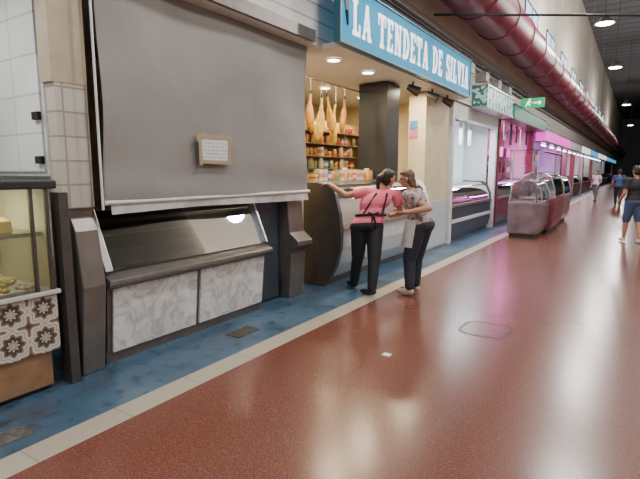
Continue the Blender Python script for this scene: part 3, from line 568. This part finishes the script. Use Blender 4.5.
def person(label,J,o):
    f=V(J['f']).normalized(); T=frame(f); hf=V(J.get('hf',J['f'])).normalized(); H=frame(hf,J.get('hup',(0,0,1)))
    g=V((J['pel'][0],J['pel'][1],0)); p=thing('person',g,label,'person'); vx=o.get('vox',.009); k=o.get('k',1.0)
    pel,ch,nk,hd=[V(J[a]) for a in('pel','ch','nk','hd')]
    up=(nk-pel).normalized(); sdv=T.col[0]; Tt=Matrix((sdv,up.cross(sdv).normalized(),up)).transposed()
    def torso(mb,e,hips=True):
        mb.ell(ch+up*.06,(.16*k+e,.105*k+e,.16+e),Tt); mb.ell((pel+ch)/2,(.136*k+e,.1*k+e,.17+e),Tt)
        if hips: mb.ell(pel+up*.02,(.165*k+e,.12*k+e,.13+e),Tt)
        for s in('L','R'): mb.caps(nk-up*.05,.05+e,V(J['sh'+s]),.052+e)
    def leg(mb,e,t0=0,t1=2.0,flare=0):
        for s in('L','R'):
            h,kn,an=[V(J[a+s]) for a in('hip','kn','an')]
            mb.caps(h,.088*k+e,kn if t1>=1 else h.lerp(kn,t1),(.056*k if t1>=1 else .088*k-(.032*k)*t1)+e+flare)
            if t1>1: 
                kk=min(1,t1-1); mid=kn.lerp(an,.35) 
                if kk>.35: mb.caps(kn,.056*k+e,mid,.052*k+e); mb.caps(mid,.052*k+e,kn.lerp(an,kk),.052*k-(.02*k)*(kk-.35)/.65+e+flare)
                else: mb.caps(kn,.056*k+e,kn.lerp(an,kk),.052*k+e)
    b=MB(); torso(b,0); leg(b,0)
    b.caps(nk-up*.03,.052,nk.lerp(hd,.6),.048)
    for s in('L','R'):
        sh_,el,wr=[V(J[a+s]) for a in('sh','el','wr')]; ka=min(k,1.12)
        b.caps(sh_,.046*ka,el,.037*ka); b.caps(el,.037*ka,el.lerp(wr,.3),.038*ka); b.caps(el.lerp(wr,.3),.038*ka,wr,.026*ka)
        hdv=V(J.get('hd'+s,(wr-el))); hand(b,wr+hdv.normalized()*.01,hdv,J.get('pn'+s,tuple(f)),1,J.get('curl'+s,.5),1 if s=='L' else -1)
        an=V(J['an'+s]); td=V(J.get('td'+s,tuple(f))).normalized(); F=frame(td); b.ell(an+td*.06-V((0,0,.045)),(.036,.11,.03),F); b.caps(an,.034,an-V((0,0,.04))-td*.02,.034)
    def hp(a,c,u): return hd+H.col[0]*a+H.col[1]*c+H.col[2]*u
    b.ell(hp(0,-.01,.025),(.074,.092,.088),H); b.ell(hp(0,.018,-.035),(.056,.066,.072),H); b.ell(hp(0,.06,-.085),(.026,.024,.02),H)
    b.caps(hp(0,.083,.015),.009,hp(0,.104,-.022),.014)
    b.ell(hp(.03,.073,-.02),(.02,.016,.018),H);b.ell(hp(-.03,.073,-.02),(.02,.016,.018),H)
    b.ell(hp(.032,.078,.03),(.022,.01,.008),H);b.ell(hp(-.032,.078,.03),(.022,.01,.008),H)
    b.ell(hp(.076,-.005,-.005),(.01,.02,.032),H);b.ell(hp(-.076,-.005,-.005),(.01,.02,.032),H)
    b.obj('body',o.get('skin',SKIN),parent=p,remesh=vx,smooth_it=3)
    MB().ell(hp(.03,.083,.012),(.013,.008,.007),H).obj('eye',EYE,parent=p); MB().ell(hp(-.03,.083,.012),(.013,.008,.007),H).obj('eye.001',EYE,parent=p)
    MB().ell(hp(0,.084,-.052),(.024,.008,.008),H).obj('mouth',LIP,parent=p)
    h=MB(); hr=o['hair']
    h.ell(hp(0,-.028,.04),(.084,.09,.09),H); h.ell(hp(0,-.045,-.01),(.08,.07,.085),H); h.ell(hp(0,.02,.085),(.066,.06,.032),H)
    for q in hr[1]: 
        for a,c in zip(q[:-1],q[1:]): h.caps(hp(*a[:3]),a[3],hp(*c[:3]),c[3])
    h.obj('hair',hr[0],parent=p,remesh=vx,smooth_it=2)
    s=MB(); torso(s,.016,o.get('long',True))
    for sd in('L','R'):
        sh_,el,wr=[V(J[a+sd]) for a in('sh','el','wr')]; t=o.get('sleeve',.55); ka=min(k,1.12)
        s.cone(sh_,.066*ka,sh_.lerp(el,min(t,1)),.062*ka); s.ell(sh_,(.066*ka,)*3)
        if t>1: s.caps(el,.052*ka,el.lerp(wr,t-1),.045*ka)
    s.obj('shirt',o['shirt'],parent=p,remesh=vx,smooth_it=4)
    t=MB(); leg(t,.014,0,o.get('leg',1.85),.008); t.ell(pel-up*.02,(.168*k+.014,.125*k+.014,.12),Tt); t.obj('trousers',o['pants'],parent=p,remesh=vx,smooth_it=4)
    for i,sd in enumerate(('L','R')):
        an=V(J['an'+sd]); td=V(J.get('td'+sd,tuple(f))).normalized(); F=frame(td); q=MB()
        q.ell(an+td*.065-V((0,0,.045)),(.046,.128,.04),F); q.caps(an-V((0,0,.03))-td*.02,.042,an-V((0,0,.04))+td*.03,.042)
        for v in q.v: v.z=max(v.z,.004)
        q.obj('shoe' if i==0 else 'shoe.001',o['shoe'],parent=p,remesh=vx,smooth_it=2)
    return p,Tt,up
HB=M('dark_brown_hair',(.025,.014,.01),.45,0,.4,40); HL=M('light_brown_hair',(.1,.045,.022),.5,0,.5,40)
PINK=M('pink_cotton',(.82,.17,.24),.8,0,.1,6); BLKC=M('black_cotton',(.012,.012,.014),.75); LIL=M('mottled_blouse',(.34,.25,.25),.8,0,.8,22)
NAV=M('dark_navy_cotton',(.02,.025,.04),.75)
J=dict(f=(-.62,.78,0),hf=(.45,.85,-.12),hup=(.15,0,1),pel=(-2.95,5.60,.92),ch=(-2.90,5.69,1.15),nk=(-2.83,5.78,1.36),hd=(-2.77,5.85,1.505),
 shL=(-3.0,5.66,1.33),elL=(-3.25,5.57,1.28),wrL=(-3.51,5.54,1.43),hdL=(-1,.08,.12),pnL=(0,.1,-1),curlL=.2,
 shR=(-2.69,5.92,1.30),elR=(-2.64,5.97,1.05),wrR=(-2.82,6.10,1.0),
 hipL=(-3.03,5.54,.88),hipR=(-2.87,5.67,.88),knL=(-3.09,5.62,.48),knR=(-2.82,5.57,.48),anL=(-3.19,5.70,.09),anR=(-2.78,5.44,.09),tdL=(-.9,.5,0),tdR=(-.95,.1,0))
pw,Tt,up=person('woman in pink t-shirt and black trousers reaching onto the counter',J,dict(hair=(HB,[[(0,-.11,.03,.035),(0,-.15,0,.04),(0,-.155,-.08,.035),(0,-.13,-.17,.018)],[(-.05,-.02,-.02,.035),(-.04,-.05,-.07,.03)],[(.05,-.02,-.02,.035),(.04,-.05,-.07,.03)]]),shirt=PINK,pants=BLKC,shoe=BLK,sleeve=.62,leg=1.95,k=1.22))
pel=V(J['pel']); c=pel+up*.12; sd=Tt.col[0]; bk=-Tt.col[1]
mb=MB(); ring=[c+sd*(.198*math.cos(t))+Tt.col[1]*(.155*math.sin(t)) for t in [2*math.pi*i/28 for i in range(28)]]
for i in range(28): mb.cone(ring[i],.015,ring[(i+1)%28],.015,0,8)
b0=c+bk*.168
for dx,dz in ((.07,.03),(-.07,.03),(.05,-.16),(-.03,-.2)): mb.cone(b0,.013,b0+sd*dx+V((0,0,dz)),.011,0,8)
mb.obj('apron_string',BLKC,parent=pw)
mb=MB(); nk=V(J['nk'])
for s in(-1,1): mb.cone(c+sd*s*.13+bk*.12,.013,nk-up*.06+sd*s*.07+bk*.11,.013,0,8)
mb.obj('apron_strap',BLKC,parent=pw)
J2=dict(f=(-.9,.1,0),hf=(-.85,-.3,-.18),hup=(-.2,0,1),pel=(-2.35,5.86,.92),ch=(-2.42,5.86,1.14),nk=(-2.49,5.86,1.34),hd=(-2.575,5.88,1.50),
 shL=(-2.47,5.67,1.30),elL=(-2.17,5.66,1.15),wrL=(-2.40,5.50,1.10),hdL=(-1,.0,-.2),
 shR=(-2.47,6.03,1.31),elR=(-2.48,6.1,1.07),wrR=(-2.68,6.07,1.06),
 hipL=(-2.37,5.77,.88),hipR=(-2.35,5.95,.88),knL=(-2.45,5.74,.48),knR=(-2.43,5.93,.48),anL=(-2.41,5.68,.09),anR=(-2.42,5.9,.09))
off=V((.04,.027,0))
for k_ in list(J2):
    if k_ in('pel','ch','nk','hd') or k_[:2] in('sh','el','wr','kn','an') or k_[:3]=='hip': J2[k_]=tuple(V(J2[k_])+off)
p2,T2,u2=person('woman in mottled blouse and white apron leaning towards her companion',J2,dict(hair=(HL,[[(-.05,-.04,-.02,.04),(-.045,-.05,-.1,.035)],[(.05,-.04,-.02,.04),(.045,-.05,-.1,.035)],[(0,-.07,-.02,.045),(0,-.07,-.11,.035)]]),shirt=LIL,pants=NAV,shoe=M('beige_leather',(.5,.4,.3),.5),sleeve=.55,leg=1.9,k=1.2))
mb=MB(); vs=[]; pe=V(J2['pel']); NR=18; fd=V((-1,.11,0)).normalized()
for j in range(8):
    w=j/7
    for i in range(NR+1):
        t=math.pi*(.08+1.0*i/NR); r1=.222+.01*w; r2=.19+.01*w+.008*math.sin(i*2.4)*w
        vs.append(pe+T2.col[0]*r1*math.cos(t)+fd*(r2*math.sin(t))+V((-.05*w,0,.08-.36*w)))
mb.add(vs,[(j*(NR+1)+i,j*(NR+1)+i+1,(j+1)*(NR+1)+i+1,(j+1)*(NR+1)+i) for j in range(7) for i in range(NR)],0,True)
mb.obj('apron',M('white_cloth',(.6,.59,.57),.8,0,.12,10),parent=p2)
def stand(x,y,f,h=1.7,**kw):
    f=V(f).normalized(); l=V((-f.y,f.x,0)); s=h/1.65; b=V((x,y,0))
    def q(a,c,z): return tuple(b+l*a+f*c+V((0,0,z*s)))
    J=dict(f=tuple(f),hf=tuple(f),pel=q(0,0,.92),ch=q(0,.0,1.16),nk=q(0,0,1.38),hd=q(0,.03,1.54),shL=q(.19,0,1.35),shR=q(-.19,0,1.35),elL=q(.25,-.04,1.08),elR=q(-.25,-.04,1.08),wrL=q(.24,.14,.93),wrR=q(-.23,.06,.86),
      hipL=q(.09,0,.88),hipR=q(-.09,0,.88),knL=q(.1,.1,.48),knR=q(-.1,-.02,.48),anL=(*q(.1,.14,0)[:2],.09),anR=(*q(-.1,-.18,0)[:2],.09))
    J.update(kw); return J
SH=dict(hair=(HB,[]),skin=SKIN)
person('man in black t-shirt and blue shorts walking through the hall',stand(-.04,12.9,(-.5,.9,0),1.72),dict(SH,shirt=BLKC,pants=M('blue_denim',(.05,.08,.16),.8),shoe=M('white_trainer',(.6,.6,.6),.5),sleeve=.7,leg=.95,k=1.15,vox=.012))
person('person in dark blue shirt and trousers walking away',stand(-.75,26,(.1,1,0),1.68),dict(SH,shirt=M('blue_shirt',(.05,.09,.2),.8),pants=BLKC,shoe=BLK,vox=.015))
person('person in white shirt and grey trousers by the far stalls',stand(-1.9,30,(-.5,-.8,0),1.65),dict(SH,shirt=M('white_shirt',(.6,.6,.6),.8),pants=M('grey_cloth',(.12,.12,.13),.8),shoe=BLK,vox=.015))
# ---------------------------------------------------------------- world & camera
w=bpy.data.worlds.new('w'); scene.world=w; w.use_nodes=True; w.node_tree.nodes['Background'].inputs[0].default_value=(.8,.88,1,1); w.node_tree.nodes['Background'].inputs[1].default_value=.5
cam=bpy.data.cameras.new('camera'); co=bpy.data.objects.new('camera',cam); COL.objects.link(co); scene.camera=co
psi=math.radians(33.4); th=math.radians(8.06)
fw=V((-math.sin(psi)*math.cos(th),math.cos(psi)*math.cos(th),-math.sin(th))); rt=V((math.cos(psi),math.sin(psi),0)); upv=rt.cross(fw)
m=Matrix((rt,upv,-fw)).transposed().to_4x4(); m.translation=V((0,0,1.6)); co.matrix_world=m
cam.lens=27; cam.sensor_width=36; cam.clip_end=300
